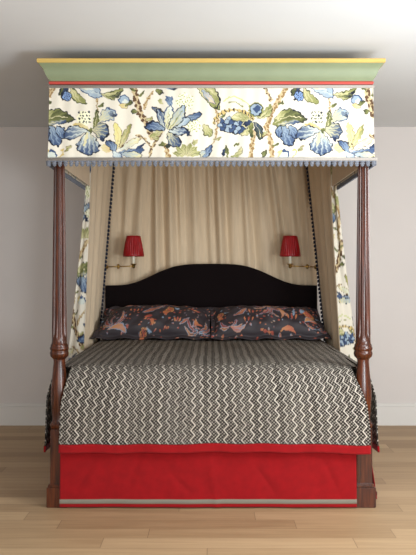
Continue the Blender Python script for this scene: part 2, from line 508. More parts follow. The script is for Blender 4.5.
    cv.petal(P(230, 157), P(242, 147), 4, GREEN, YEL, DKG, 0.4, 0.2)
    # scaled blue flower with a banded tendril
    th = np.linspace(PI * 0.98, PI * 0.1, 14)
    arc = [P(234 + 20 * math.cos(t), 124 - 14 * math.sin(t)) for t in th]
    cv.line(arc, 3.0, OCH)
    for q in arc: cv.line([(q[0] - 0.4, q[1] - 1.3), (q[0] + 0.4, q[1] + 1.3)], 0.9, NAVY)
    cv.line([P(224, 101), P(229, 97), P(236, 97), P(244, 101), P(251, 107)], 1.5, (186, 190, 130))
    cv.line([P(229, 102), P(236, 102), P(243, 107)], 1.2, GREEN)
    for row in range(4):
        for i in range(6):
            c = P(220 + 4.6 * i + 2.3 * (row % 2), 119 + 4.0 * row + 0.9 * (i - 2))
            if (c[0] - ox - 232) ** 2 / 15 ** 2 + (c[1] - 126) ** 2 / 8.5 ** 2 < 1:
                cv.disc(c, 2.9, NAVY); cv.disc((c[0], c[1] - 0.3), 2.2, MID if (i + row) % 2 else LIGHT)
    cv.petal(P(251, 120), P(231, 118), 8, GREEN, YEL, DKG, 0.5, 0.1)
    cv.petal(P(253, 122), P(243, 125), 6, MID, NAVY, YEL, 0.7)
    cv.petal(P(252, 122), P(240, 135), 5, GREEN, YEL, DKG, 0.5, -0.2)
    cv.petal(P(253, 122), P(252, 138), 5, GREEN, DKG, None, 0.5, 0.1)
    cv.petal(P(254, 122), P(260, 140), 6, MID, DKG, NAVY, 0.8, -0.1, vein=YEL)
    cv.petal(P(257, 119), P(271, 104), 7, YEL, GREEN, DKG, 0.5, 0.15, vein=DKG)
    cv.disc(P(256, 110), 7.6, GREEN); cv.disc(P(256, 110), 6.4, NAVY); cv.disc(P(256, 110), 5.6, LIGHT); cv.disc(P(257, 109), 3.6, MID)
    # big leaf with blue scalloped underside
    cv.petal(P(282, 124), P(291, 146), 12, LIGHT, MID, NAVY, 0.9, 0.0, 4, 0.6, 1.4)
    cv.petal(P(279, 124), P(279, 138), 6, LIGHT, MID, NAVY, 0.8)
    cv.petal(P(289, 126), P(298, 138), 8, LIGHT, MID, NAVY, 0.8, 0, 3)
    cv.petal(P(273, 124), P(307, 120), 15, GREEN, DKG, NAVY, 0.8, -0.16, 4, 0.42, vein=YEL, vw=0.8)
    cv.petal(P(275, 120), P(286, 110), 6, YEL, GREEN, None)
    cv.petal(P(276, 125), P(300, 121), 4, YEL, MID, None)
    # small leaves along the boughs
    for (xa, ya, xb, yb, w_, k_) in ((138, 96, 144, 91, 3, 0), (146, 120, 153, 117, 3.2, 1), (135, 92, 129, 88, 3, 0), (153, 139, 160, 137, 2.8, 1), (219, 118, 226, 113, 3, 0), (268, 132, 262, 137, 3, 1),
                                 (277, 104, 284, 101, 3.2, 0), (214, 140, 221, 137, 3, 1), (98, 107, 104, 103, 2.6, 0), (272, 146, 279, 143, 3, 0), (72, 146, 66, 152, 3, 1), (240, 143, 234, 147, 3, 0), (198, 140, 193, 146, 3, 1)):
        cv.petal(P(xa, ya), P(xb, yb), w_, YEL if k_ else GREEN, GREEN if k_ else DKG, BRN if k_ else None, 0.35, 0.12, vein=DKG, vw=0.3)
    # small hem buds
    cv.disc(P(284, 155), 5.4, MID); cv.disc(P(284, 156), 4.2, PALE)
    cv.line([P(292, 157), P(296, 155), P(296, 150), P(293, 150)], 1.4, OCH)
    cv.petal(P(262, 158), P(266, 150), 4, GREEN, DKG, NAVY, 0.5); cv.petal(P(277, 158), P(282, 149), 3.4, YEL, OCH, None)

cv = Canvas(40, 78, 390, 164, 7, CREAM)
for o_ in (-232.5, 0, 232.5): chintz(cv, o_)

# ------------------------------------------------------------------ the room
def struct(name, mb, mat, **kw):
    o = mb.build(name, mat, None, smooth=False, **kw); o['kind'] = 'structure'; return o
RX = 3.1; RY = -5.6
struct('floor', MB().box(-RX, RX, RY, WALL_Y, -0.05, 0), M['oak'])
struct('ceiling', MB().box(-RX, RX, RY, WALL_Y, CEIL, CEIL + 0.05), M['ceiling'])
struct('wall_back', MB().box(-RX, RX, WALL_Y, WALL_Y + 0.1, 0, CEIL), M['wall'])
struct('wall_left', MB().box(-RX - 0.1, -RX, RY, WALL_Y + 0.1, 0, CEIL), M['wall'])
struct('wall_right', MB().box(RX, RX + 0.1, RY, WALL_Y + 0.1, 0, CEIL), M['wall'])
def skirting(name, x0, x1, y0, y1, axis):
    mb = MB()
    mb.box(x0, x1, y0, y1, 0, 0.150, 0.0)
    if axis == 'x': mb.box(x0, x1, y0 + 0.008, y1, 0.150, 0.176, 0.003)
    else:
        s = 1 if x0 < 0 else -1
        mb.box(x0 if s > 0 else x0 + 0.008, x1 - 0.008 if s > 0 else x1, y0, y1, 0.150, 0.176, 0.003)
    struct(name, mb, M['trim'])
skirting('baseboard_back', -RX, RX, WALL_Y - 0.02, WALL_Y, 'x')
skirting('baseboard_left', -RX, -RX + 0.02, RY, WALL_Y - 0.02, 'y')
skirting('baseboard_right', RX - 0.02, RX, RY, WALL_Y - 0.02, 'y')

# ------------------------------------------------------------------ the bed
bed = empty('four_poster_bed', (0, 1.0, 0))
tag(bed, 'mahogany four-poster bed with fluted posts, black velvet headboard and green painted cornice', 'bed')
PX = 0.804
ZTOP = 2.20
def fl(z):
    a = min(1, max(0, (z - 0.885) / 0.02)); return 0.17 * a
def post(x):
    prof = [(0.036, 0.40), (0.047, 0.41), (0.049, 0.425), (0.040, 0.44), (0.036, 0.455), (0.040, 0.50), (0.0445, 0.57), (0.0435, 0.61), (0.039, 0.66), (0.034, 0.71), (0.0305, 0.755), (0.031, 0.768),
            (0.038, 0.776), (0.046, 0.784), (0.0495, 0.797), (0.049, 0.806), (0.0455, 0.812), (0.0455, 0.816), (0.0495, 0.822), (0.0495, 0.830), (0.0455, 0.836), (0.0455, 0.845),
            (0.0405, 0.852), (0.0385, 0.870), (0.0385, 0.884)]
    for k in range(13):
        t = k / 12
        prof.append((0.0385 - 0.0155 * t ** 1.1, 0.905 + (ZTOP - 0.905) * t))
    mb = MB().lathe(prof, x, 0, 96, fl)
    mb.box(x - 0.040, x + 0.040, -0.046, 0.046, 0.10, 0.405, 0.004)
    # plinth with a stepped cap
    mb.box(x - 0.055, x + 0.055, -0.066, 0.066, 0.0, 0.105, 0.003)
    mb.box(x - 0.049, x + 0.049, -0.060, 0.060, 0.100, 0.122, 0.006)
    return autosmooth(mb.build('post', M['wood'], bed), 35)
post(-PX); post(PX)
mb = MB(); mb.box(-0.75, 0.75, -0.02, 0.02, 0.22, 0.38, 0.004); mb.build('foot_rail', M['wood'], bed, smooth=False)
for s in (-1, 1):
    mb = MB(); mb.box(s * 0.80 - 0.018, s * 0.80 + 0.018, 0.05, 2.03, 0.22, 0.38, 0.004); mb.build('side_rail', M['wood'], bed, smooth=False)
mb = MB(); mb.box(-0.78, 0.78, 0.02, 1.98, 0.30, 0.36); mb.build('bed_base', M['mattress'], bed, smooth=False)

# headboard: upholstered, serpentine top
def hb_z(px):
    ax = abs(px)
    ks = [(0, 1.294), (0.16, 1.292), (0.25, 1.283), (0.34, 1.258), (0.44, 1.215), (0.54, 1.165), (0.62, 1.137), (0.70, 1.126), (0.825, 1.124)]
    xs_, zs_ = zip(*ks)
    return float(np.interp(ax, xs_, zs_))
bm = bmesh.new()
xs = np.linspace(-0.825, 0.825, 81)
zz = np.array([hb_z(x) for x in xs]); zz = np.convolve(np.pad(zz, 3, mode='edge'), np.ones(7) / 7, 'valid')
loop = [(x, z) for x, z in zip(xs, zz)] + [(0.825, 0.30), (-0.825, 0.30)]
vs = [bm.verts.new((x, 1.985, z)) for x, z in loop]
f = bm.faces.new(vs)
ex = bmesh.ops.extrude_face_region(bm, geom=[f])
for v in [g for g in ex['geom'] if isinstance(g, bmesh.types.BMVert)]: v.co.y += 0.08
edges = [e for e in bm.edges if abs(e.verts[0].co.y - e.verts[1].co.y) < 1e-4 and e.verts[0].co.y < 2.0]
bmesh.ops.bevel(bm, geom=edges, offset=0.012, segments=3, affect='EDGES', profile=0.6)
hb = MB().frombm(bm).build('headboard', M['velvet'], bed); autosmooth(hb, 50)
for s in (-1, 1):
    mb = MB(); mb.box(s * 0.74 - 0.04, s * 0.74 + 0.04, 2.0, 2.06, 0, 0.32, 0.003); mb.build('headboard_leg', M['wood'], bed, smooth=False)

# canopy roof and painted cornice running round three sides
mb = MB(); mb.box(-0.825, 0.825, -0.07, WALL_Y - 0.005, 2.20, 2.225); mb.build('canopy_roof', M['lining'], bed, smooth=False)
HB = 0.834; FY = -0.085
def moulding(prof):
    """prof: closed list of (out, z); swept along left side, front and right side with mitres"""
    n_ = len(prof)
    P = np.zeros((4, n_, 3))
    for j, (o, z) in enumerate(prof):
        P[0, j] = (-HB - o, WALL_Y - 0.003, z); P[1, j] = (-HB - o, FY - o, z)
        P[2, j] = (HB + o, FY - o, z); P[3, j] = (HB + o, WALL_Y - 0.003, z)
    mb = MB().grid(P, wrap=True)
    mb.f.append(tuple(range(n_))); mb.f.append(tuple(3 * n_ + j for j in range(n_))[::-1])
    return mb
t = np.linspace(0, 1, 14)
cove = [(0.002 + 0.052 * (a ** 1.15) + 0.004 * math.sin(a * 2 * PI), 2.219 + 0.083 * a) for a in t]
corn = autosmooth(moulding([(-0.03, 2.219)] + cove + [(-0.03, 2.302)]).build('cornice', M['green'], bed), 30)
autosmooth(moulding([(-0.03, 2.3015), (0.055, 2.3015), (0.0585, 2.305), (0.0585, 2.320), (0.056, 2.3235), (-0.03, 2.3235)]).build('yellow_top_edge', M['yellow'], corn), 30)
bead = [(-0.03, 2.201), (0.0, 2.201)] + [(0.001 + 0.007 * math.sin(a), 2.210 - 0.0085 * math.cos(a)) for a in np.linspace(0.1, PI - 0.1, 9)] + [(-0.03, 2.2192)]
autosmooth(moulding(bead).build('red_bead', M['coral'], corn), 50)

# ------------------------------------------------------------------ valance
val = empty('valance', (0, FY, 2.0))
tag(val, 'cream floral printed valance with blue scalloped fringe hung below the green cornice', 'valance')
ZV0, ZV1 = 2.198, 1.808
def v_out(zf):               # 0 at top, 1 at hem: slight flare
    return 0.002 + 0.010 * zf
nu, nv = 760, 176
U = np.linspace(-1, 1, nu)[None, :].repeat(nv, 0); V = np.linspace(0, 1, nv)[:, None].repeat(nu, 1)
out = 0.002 + 0.010 * V
X = U * (HB + out); Z = ZV0 + (ZV1 - ZV0) * V
wav = 0.0035 * np.sin(X * 17 + 1) * V + 0.003 * np.sin(X * 41 + 3 * V) * V + 0.0016 * np.sin(X * 83 + 2 * np.sin(X * 7) + V * 2)
Yv = FY - out + wav
SC = F_PX / (DIST - 0.09)
pxx = VX + X * SC; pyy = VY - (Z - HC) * SC
P = np.stack([X, Yv, Z], -1)
fr_panel = MB().grid(P, col=cv.sample(pxx, pyy, 0.5)).build('front_panel', M['print'], val, color=True, normals=False)
solid(fr_panel, 0.004)
LY = np.linspace(FY - 0.01, WALL_Y - 0.004, 520)
for s in (-1, 1):
    nv2 = 100
    Yy = LY[None, :].repeat(nv2, 0); V2 = np.linspace(0, 1, nv2)[:, None].repeat(len(LY), 1)
    o2 = 0.002 + 0.010 * V2
    Xx = s * (HB + o2 + 0.002 * np.sin(Yy * 19) * V2); Zz = ZV0 + (ZV1 - ZV0) * V2
    # the print goes on round the corner
    edge = VX + s * (HB + 0.01) * SC
    pq = edge + s * (Yy - FY) * SC
    pq = 60 + np.mod(pq - 60, 232.5)
    pz = VY - (Zz - HC) * SC
    o = MB().grid(np.stack([Xx, Yy, Zz], -1), col=cv.sample(pq, pz, 0.5), flip=(s < 0)).build('side_panel', M['print'], val, color=True, normals=False)
    solid(o, 0.004)
    ln = MB(); ln.box(s * (HB - 0.008) - 0.003, s * (HB - 0.008) + 0.003, FY + 0.012, WALL_Y - 0.005, ZV1 + 0.004, ZV0 - 0.002)
    l = ln.build('side_lining', M['lining'], val, smooth=False); l['label'] = 'plain beige lining'
mb = MB(); mb.box(-HB + 0.01, HB - 0.01, FY + 0.004, FY + 0.010, ZV1 + 0.004, ZV0 - 0.002)
mb.build('front_lining', M['lining'], val, smooth=False)['label'] = 'plain beige lining'

def ring(out, z0, z1, th, name, mat, parent):
    prof = [(out, z0), (out + th, z0 + 0.001), (out + th * 1.2, (z0 + z1) / 2), (out + th, z1 - 0.001), (out, z1)]
    return moulding(prof).build(name, mat, parent)
ring(0.005, 2.182, 2.199, 0.005, 'top_braid', M['braid'], val)
ring(0.0195, 1.804, 1.821, 0.004, 'hem_braid', M['braid'], val)

# scalloped loop fringe round the hem
def fringe_run(mb, p0, p1, step=0.0288, k_=1.0):
    p0 = Vector(p0); p1 = Vector(p1); d = (p1 - p0); L = d.length; d.normalize()
    n_ = int(round(L / step)); st = L / n_
    ax = abs(d.x) > 0.5
    for i in range(n_):
        c = p0 + d * (st * (i + 0.5))
        # a rounded scallop edged with small loops
        w = 0.34 * st
        mb.sphere((c.x, c.y, c.z - 0.008 * k_), 1.0, 10, (w if ax else 0.005, 0.005 if ax else w, 0.022 * k_))
        for k in range(7):
            a = PI * (0.02 + 0.96 * k / 6)
            q = c + d * (math.cos(a) * st * 0.36) + Vector((0, 0, -(0.004 + 0.025 * math.sin(a)) * k_))
            r = random.uniform(0.0036, 0.0050)
            mb.sphere((q.x, q.y, q.z), r, 6)
mb = MB()
zf = 1.806; oo = HB + 0.019; fy = FY - 0.019
fringe_run(mb, (-oo, fy, zf), (oo, fy, zf))
fringe_run(mb, (oo, fy + 0.01, zf), (oo, WALL_Y - 0.01, zf), k_=0.7)
fringe_run(mb, (-oo, WALL_Y - 0.01, zf), (-oo, fy + 0.01, zf), k_=0.7)
fr = mb.build('fringe', M['fringe'], val); fr['label'] = 'blue-grey scalloped loop fringe'

# ------------------------------------------------------------------ back drape
nz, nx = 120, 360
xs = np.linspace(-0.845, 0.845, nx); zs = np.linspace(2.19, 0.04, nz)
Xg = xs[None].repeat(nz, 0); Zg = zs[:, None].repeat(nx, 1)
down = np.clip((2.19 - Zg) / 1.1, 0, 1)
Yg = np.zeros_like(Xg)
# soft irregular folds: (x at top, x at the headboard, width, depth)
folds = [(-0.78, -0.80, 0.035, 0.018), (-0.64, -0.72, 0.030, 0.012), (-0.53, -0.60, 0.045, 0.020), (-0.44, -0.43, 0.028, 0.026), (-0.335, -0.31, 0.032, 0.030), (-0.25, -0.24, 0.022, 0.012),
         (-0.15, -0.11, 0.040, 0.020), (-0.03, 0.02, 0.022, 0.012), (0.05, 0.085, 0.030, 0.030), (0.17, 0.20, 0.040, 0.014), (0.25, 0.31, 0.028, 0.022), (0.36, 0.46, 0.045, 0.014), (0.46, 0.58, 0.030, 0.022),
         (0.58, 0.71, 0.035, 0.018), (0.72, 0.79, 0.030, 0.022)]
for xt, xb, w, d in folds:
    c = xt + (xb - xt) * down
    ww = 1.35 * w * (0.5 + 0.5 * down)
    Yg -= 2.0 * d * np.exp(-((Xg - c) / ww) ** 2)
    Yg += 0.6 * d * np.exp(-((Xg - c - 1.7 * ww) / (0.8 * ww)) ** 2)
Yg += 0.004 * np.sin(Xg * 95 + 2 * np.sin(Xg * 9)) * (1 - down) ** 1.5 + 0.004 * np.sin(Xg * 37 + Zg * 5)
drape = MB().grid(np.stack([Xg, 2.150 + Yg, Zg], -1)).build('back_drape', M['lining'], None, normals=False)
tag(drape, 'beige gathered linen drape hanging behind the black headboard', 'drape')
solid(drape, 0.003)

# ------------------------------------------------------------------ side curtains
def curtain(s, label):
    root = empty('bed_curtain', (s * 0.85, 1.6, 0))
    tag(root, label, 'curtain', 'side curtains at the head of the bed')
    zt, zb = 2.05, 0.69
    if s < 0:
        E = ((0.757, 1.95), (0.873, 1.95)); B = ((0.815, 1.20), (0.880, 1.30)); Fp = ((0.829, 1.16), (0.995, 1.35)); G = ((0.826, 2.09), (0.905, 2.10))
    else:
        E = ((0.745, 1.95), (0.880, 1.93)); B = ((0.810, 1.22), (0.885, 1.25)); Fp = ((0.829, 1.15), (1.010, 1.32)); G = ((0.826, 2.09), (0.905, 2.10))
    nz = 230
    zs = np.linspace(2.17, 0.015, nz)
    tt = np.clip((zt - zs) / (zt - zb), 0, 1.0)
    te = tt ** 1.25
    def pt(Q, tv): return np.stack([s * (Q[0][0] + (Q[1][0] - Q[0][0]) * tv), Q[0][1] + (Q[1][1] - Q[0][1]) * tv], 1)
    e, b, f_, g = pt(E, tt), pt(B, te), pt(Fp, te), pt(G, tt)
    def leg(a, c, n_, amp, freq, ph, sgn=1):
        u = np.linspace(0, 1, n_)
        P = a[:, None, :] + (c - a)[:, None, :] * u[None, :, None]
        d = (c - a); L = np.linalg.norm(d, axis=1, keepdims=True); d = d / L
        nr = np.stack([-d[:, 1], d[:, 0]], 1) * sgn
        env = np.sin(PI * u) ** 0.6
        wv = amp * np.sin(2 * PI * freq * u[None, :] + ph + 0.5 * np.sin(zs[:, None] * 2.2)) * env[None, :]
        P = P + nr[:, None, :] * wv[..., None]
        return np.concatenate([P, np.broadcast_to(zs[:, None, None], (nz, n_, 1))], 2)
    lin1 = leg(b, e, 70, 0.016, 3.5, 0.8); lin2 = leg(e, g, 14, 0.003, 1, 0)
    mb = MB(); mb.grid(lin1, flip=s > 0); mb.grid(lin2, flip=s > 0)
    l = mb.build('lining', M['lining'], root, normals=False); l['label'] = 'plain beige inner lining'
    solid(l, 0.003)
    fl1 = leg(f_, b, 60, 0.010, 1.0, 0.6); fl2 = leg(g, f_, 160, 0.014, 5, 0.3)
    mb = MB()
    for Pm, off in ((fl1, 0), (fl2, 70)):
        seg = np.linalg.norm(np.diff(Pm[:, :, :2], axis=1), axis=2)
        arc = np.concatenate([np.zeros((nz, 1)), np.cumsum(seg, 1)], 1)
        a2 = (arc - arc[:, -1:]) if off == 0 else arc
        zz_ = Pm[:, :, 2]
        # the same print, its repeats stepped sideways down the drop
        vv = 83 + np.mod((2.2 - zz_) * 175 + 20, 76)
        k = np.floor(((2.2 - zz_) * 175 + 20) / 76)
        base = 96 if s < 0 else 182
        uu = 55 + np.mod(base - 55 + a2 * 175 + 97 * k + off, 232.5)
        mb.grid(Pm, col=cv.sample(uu, vv, 0.5), flip=s > 0)
    o = mb.build('floral_face', M['print'], root, color=True, normals=False); o['label'] = 'floral printed outer face'
    solid(o, 0.003)
    # tufted fringe on the leading edge
    mb = MB()
    z = 2.12
    core = []
    while z > 0.05:
        t_ = min(1, max(0, (zt - z) / (zt - zb)))
        ex_, ey_ = s * (E[0][0] + (E[1][0] - E[0][0]) * t_), E[0][1] + (E[1][1] - E[0][1]) * t_
        core.append((ex_, ey_ - 0.005, z))
        mb.sphere((ex_ - s * 0.006, ey_ - 0.012, z), 0.0125, 8, (1, 1, 1.0))
        mb.sphere((ex_ - s * 0.012, ey_ - 0.014, z - 0.008), 0.006, 6)
        z -= 0.030
    mb.tube(core, 0.0055, 6)
    o = mb.build('tassel_edge', M['braid_dark'], root); o['label'] = 'dark navy tufted edging'
    return root
curtain(-1, 'floral bed curtain with beige lining hanging on the left of the headboard')
curtain(1, 'floral bed curtain with beige lining hanging on the right of the headboard')

# ------------------------------------------------------------------ mattress and coverlet
mb = MB(); mb.box(-0.775, 0.775, 0.045, 1.98, 0.362, 0.712, 0.05, 4)
mt = mb.build('mattress', M['mattress']); tag(mt, 'deep mattress hidden beneath the zigzag coverlet on the four-poster bed', 'mattress')

cov = empty('coverlet', (0, 1.0, 0.73))
tag(cov, 'black and cream zigzag woven coverlet with red hem spread over the bed', 'bedspread')
# profile of the middle strip: back to front then down
prof = [(1.93, 0.735)] + [(1.93 - i * 0.05, 0.735) for i in range(1, 36)]
ctrl = [(0.16, 0.735), (0.11, 0.733), (0.065, 0.728), (0.03, 0.717), (0.003, 0.700), (-0.020, 0.674), (-0.036, 0.640), (-0.050, 0.600), (-0.064, 0.555), (-0.077, 0.50), (-0.086, 0.44), (-0.094, 0.38), (-0.101, 0.335), (-0.105, 0.298)]
ctrl = np.array(ctrl)
dd = np.concatenate([[0], np.cumsum(np.hypot(*np.diff(ctrl, axis=0).T))])
si = np.linspace(0, dd[-1], 70)
yy = np.interp(si, dd, ctrl[:, 0]); zz = np.interp(si, dd, ctrl[:, 1])
k3 = np.ones(5) / 5
yy[2:-2] = np.convolve(yy, k3, 'valid'); zz[2:-2] = np.convolve(zz, k3, 'valid')
prof = np.array([p for p in prof if p[0] > 0.17] + list(zip(yy, zz)))
arc = np.concatenate([[0], np.cumsum(np.hypot(*np.diff(prof, axis=0).T))])
arc_hem = arc[-1] - 0.043
nc = 161
un = np.linspace(-1, 1, nc)
def wl(y, z):
    if y > 0.075: return 0.80
    if y > 0.055: return 0.80 - 0.055 * (0.075 - y) / 0.02
    return float(np.interp(z, [0.297, 0.42, 0.54, 0.62, 0.68, 0.73], [0.787, 0.786, 0.784, 0.770, 0.752, 0.745]))
def wr(y, z):
    if y > 0.055: return wl(y, z)
    return float(np.interp(z, [0.297, 0.42, 0.54, 0.62, 0.68, 0.73], [0.822, 0.824, 0.812, 0.785, 0.757, 0.745]))
P = np.zeros((len(prof), nc, 3)); UV = np.zeros((len(prof), nc, 2))
for i, (y, z) in enumerate(prof):
    a, b = wl(y, z), wr(y, z)
    x = np.where(un < 0, un * a, un * b)
    hang = min(1, max(0, (0.70 - z) / 0.4))
    rip = hang * (0.005 * np.sin(x * 13 + 1.0) + 0.004 * np.sin(x * 29 + 0.4))
    sag = hang * (0.004 * np.sin(x * 4.0 + 0.7) + 0.0025 * np.sin(x * 21 + 2) - 0.004 * x)
    lump = (1 - hang) * (0.004 * np.sin(x * 5 + y * 3) * np.sin(y * 4.2 + 1) + 0.002 * np.sin(x * 17 - y * 9))
    crown = 0.0 if y < 0.06 else -0.010 * np.abs(un) ** 6
    P[i] = np.stack([x, y + rip, z + sag + lump + crown], 1)
    UV[i] = np.stack([un * 0.80, np.full(nc, arc[i])], 1)
ih = int(np.searchsorted(arc, arc_hem))
mbm = MB(); mbh = MB()
mbm.grid(P[:ih + 1], UV[:ih + 1]); 
hemP = P[ih:].copy(); hemP[:, :, 1] -= 0.002; hemP[:, :, 2] -= 0.001
mbh.grid(hemP)
# sides
for s in (-1, 1):
    ys = np.linspace(1.93, 0.075, 90)
    ang = np.linspace(0, PI / 2, 8)
    sec = [(0.785, 0.735)] + [(0.80 + 0.045 * math.sin(a), 0.690 + 0.045 * math.cos(a)) for a in ang] + [(0.845 + 0.036 * min(1, t_ / 0.3) ** 0.8 + 0.004 * t_, 0.69 - 0.41 * t_) for t_ in np.linspace(0.04, 1, 26)]
    sec = np.array(sec)
    ar = np.concatenate([[0], np.cumsum(np.hypot(*np.diff(sec, axis=0).T))])
    Ps = np.zeros((len(sec), len(ys), 3)); Us = np.zeros((len(sec), len(ys), 2))
    for i, (xo, z) in enumerate(sec):
        drop = min(1, max(0, (0.69 - z) / 0.41))
        front = np.clip((0.9 - ys) / 0.8, 0, 1)
        xx = 0.800 + (xo - 0.800) * 1.0 + drop * (0.012 * front + 0.004 * np.sin(ys * 11 + s) * (ys < 1.1)) - min(1, drop / 0.3) * 0.036 * (1 - front)
        crown = -0.010 if xo <= 0.80 else -0.010
        Ps[i] = np.stack([s * xx, ys, np.full_like(ys, z + (crown if i else -0.008)) - drop * 0.012 * front], 1)
        Us[i] = np.stack([np.full_like(ys, 0.8 + ar[i]), ys], 1)
    jh = int(np.searchsorted(ar, ar[-1] - 0.043))
    mbm.grid(Ps[:jh + 1], Us[:jh + 1], flip=s < 0)
    h = Ps[jh:].copy(); h[:, :, 0] += s * 0.002
    mbh.grid(h, flip=s < 0)
o = mbm.build('woven_cloth', M['weave'], cov, uv=True, normals=False); solid(o, 0.006)
o = mbh.build('hem_band', M['red_cloth'], cov, normals=False); solid(o, 0.010); o['label'] = 'red hem band'

# ------------------------------------------------------------------ bed skirt
sk = empty('bed_skirt', (0, 0.9, 0.2))
tag(sk, 'red cotton bed skirt with grey stitched braid hanging to the floor', 'bed skirt')
nx, nz = 220, 40
xs = np.linspace(-0.788, 0.757, nx); zs = np.linspace(0.36, 0.006, nz)
Xg = xs[None].repeat(nz, 0); Zg = zs[:, None].repeat(nx, 1)
hg = (0.36 - Zg) / 0.36
Yg = -0.056 - 0.019 * hg ** 0.8 + hg * (0.003 * np.sin(Xg * 9) + 0.002 * np.sin(Xg * 23 + 1)) + 0.003 * np.sin(Xg * 14 + Zg * 22) * np.sin(Zg * 13 + Xg * 6) * np.sin(PI * np.clip(hg, 0, 1))
for cx_, cz_, ang_, ln_ in ((-0.66, 0.16, 1.0, 0.12), (-0.58, 0.12, 0.7, 0.14), (-0.40, 0.20, 1.2, 0.10), (0.28, 0.15, 2.2, 0.10), (0.62, 0.18, 2.0, 0.12), (0.55, 0.10, 0.6, 0.10), (-0.15, 0.12, 2.4, 0.09)):
    a_ = (Xg - cx_) * math.cos(ang_) + (Zg - cz_) * math.sin(ang_); b_ = -(Xg - cx_) * math.sin(ang_) + (Zg - cz_) * math.cos(ang_)
    Yg += 0.006 * np.exp(-(b_ / 0.018) ** 2 - (a_ / ln_) ** 2)
Yg -= 0.007 * np.exp(-((Xg + 0.02 - 0.05 * hg) / 0.02) ** 2) * (0.3 + 0.7 * hg)
o = MB().grid(np.stack([Xg, Yg, Zg], -1)).build('front_panel', M['red_cloth'], sk, normals=False); solid(o, 0.004)
gz = [0.024, 0.027, 0.036, 0.045, 0.048]; gd = [0.0, 0.003, 0.0035, 0.003, 0.0]
yb = Yg[np.argmin(np.abs(zs - 0.036))]
Pb = np.zeros((5, nx, 3))
for i in range(5): Pb[i] = np.stack([xs, yb - 0.003 - gd[i], np.full(nx, gz[i])], 1)
MB().grid(Pb).build('braid', M['gimp'], sk, normals=False)['label'] = 'grey stitched braid'
for s in (-1, 1):
    ys = np.linspace(0.075, 1.93, 120)
    Yg = ys[None].repeat(nz, 0); Zg = zs[:, None].repeat(len(ys), 1); hg = (0.36 - Zg) / 0.36
    Xg = s * (0.826 + (0.064 if s > 0 else 0.030) * hg ** 0.7 * np.clip(1 - (Yg - 0.075) / 0.5, 0.2, 1) + 0.003 * np.sin(Yg * 15) * hg)
    o = MB().grid(np.stack([Xg, Yg, Zg], -1)).build('side_panel', M['red_cloth'], sk, normals=False); solid(o, 0.004)
    i0 = np.argmin(np.abs(zs - 0.036))
    Pb = np.zeros((5, len(ys), 3))
    for i in range(5): Pb[i] = np.stack([Xg[i0] + s * (0.003 + gd[i]), ys, np.full(len(ys), gz[i])], 1)
    MB().grid(Pb).build('braid', M['gimp'], sk, normals=False)['label'] = 'grey stitched braid'

# ------------------------------------------------------------------ pillows
CH = (50, 43, 46); COR = (176, 92, 70); RED = (132, 58, 50); OC2 = (182, 124, 76); BLU = (126, 144, 162); PNK = (180, 130, 108)
def fan(c_, x, y, dirs, ln, up=1):
    for i, a_ in enumerate(dirs):
        r_ = math.radians(a_); L = ln * (0.8 + 0.2 * (i % 2))
        q = (x + L * math.sin(r_), y - up * L * math.cos(r_))
        c_.petal((x, y), q, 2.2, COR if i % 2 else PNK, OC2 if i % 3 == 0 else RED, BLU, 0.32, 0.2 * (1 if a_ > 0 else -1), peak=0.6, vein=CH, vw=0.35)
def sprig(c_, x, y, n_, ang, ln=3.2):
    for i in range(n_):
        r_ = math.radians(ang + 12 * i); ox_ = x + 3.4 * i
        c_.petal((ox_, y), (ox_ + ln * math.sin(r_), y - ln * math.cos(r_)), 1.8, COR, RED if i % 2 else OC2, None)
def leafy(c_, a, b, w=5):
    c_.petal(a, b, w * 0.85, RED, PNK, BLU, 0.5, 0.08, 3, vein=OC2, vw=0.7)
    for i in range(5):
        t_ = 0.2 + 0.14 * i
        c_.disc((a[0] + (b[0] - a[0]) * t_, a[1] + (b[1] - a[1]) * t_ + 0.5), 0.45, RED)
def paisley(c_, x, y, r=4.5, flip=1):
    c_.disc((x, y), r, OC2); c_.petal((x, y), (x + flip * r * 0.6, y + r * 2.2), r * 1.3, OC2, COR, None, 0.2, 0.25)
    c_.disc((x, y), r * 0.62, COR); c_.dots((x, y), r * 0.95, 16, 0.55, CH); c_.petal((x + r, y - r), (x + r * 2.4, y - r * 0.2), 2.4, BLU, BLU, None, curve=0.2)
def scatter(c_, seed, n_, x0, x1, y0, y1):
    rs = random.Random(seed)
    for i in range(n_):
        x, y = rs.uniform(x0, x1), rs.uniform(y0, y1); a_ = rs.uniform(0, 6.28); L = rs.uniform(1.4, 3.6)
        c_.petal((x, y), (x + L * math.cos(a_), y + L * math.sin(a_) * 0.8), rs.uniform(1.1, 2.2), rs.choice([COR, RED, OC2, BLU, COR]), rs.choice([COR, RED, PNK, BLU, RED]), None)
# print coordinates: x 0..120 across, y 0..50 from the top of the pillow (bottom flange at 50)
ca = Canvas(-4, -4, 128, 58, 10, CH)
scatter(ca, 3, 46, 0, 122, 0, 14); scatter(ca, 4, 40, 0, 122, 40, 54); scatter(ca, 5, 95, 0, 122, 12, 42)
fan(ca, 20, 41, (-62, -38, -12, 12, 34), 20); ca.petal((15, 44), (34, 46), 5, OC2, PNK, BLU, 0.6, -0.2)
leafy(ca, (46, 24), (66, 13), 7); paisley(ca, 75, 20, 4.6, -1); sprig(ca, 33, 22, 4, -20, 4.4); sprig(ca, 50, 36, 4, 60, 4); sprig(ca, 94, 18, 4, 50, 4.4)
ca.petal((50, 33), (58, 30), 4, COR, RED, None); ca.petal((58, 34), (61, 42), 3, COR, OC2, None); sprig(ca, 82, 32, 3, 170, 6); leafy(ca, (88, 40), (97, 31), 3.5)
fan(ca, 108, 46, (-75, -40, -10, 22, 50, 78), 19); ca.petal((104, 30), (112, 38), 5, OC2, COR, None, curve=0.3)
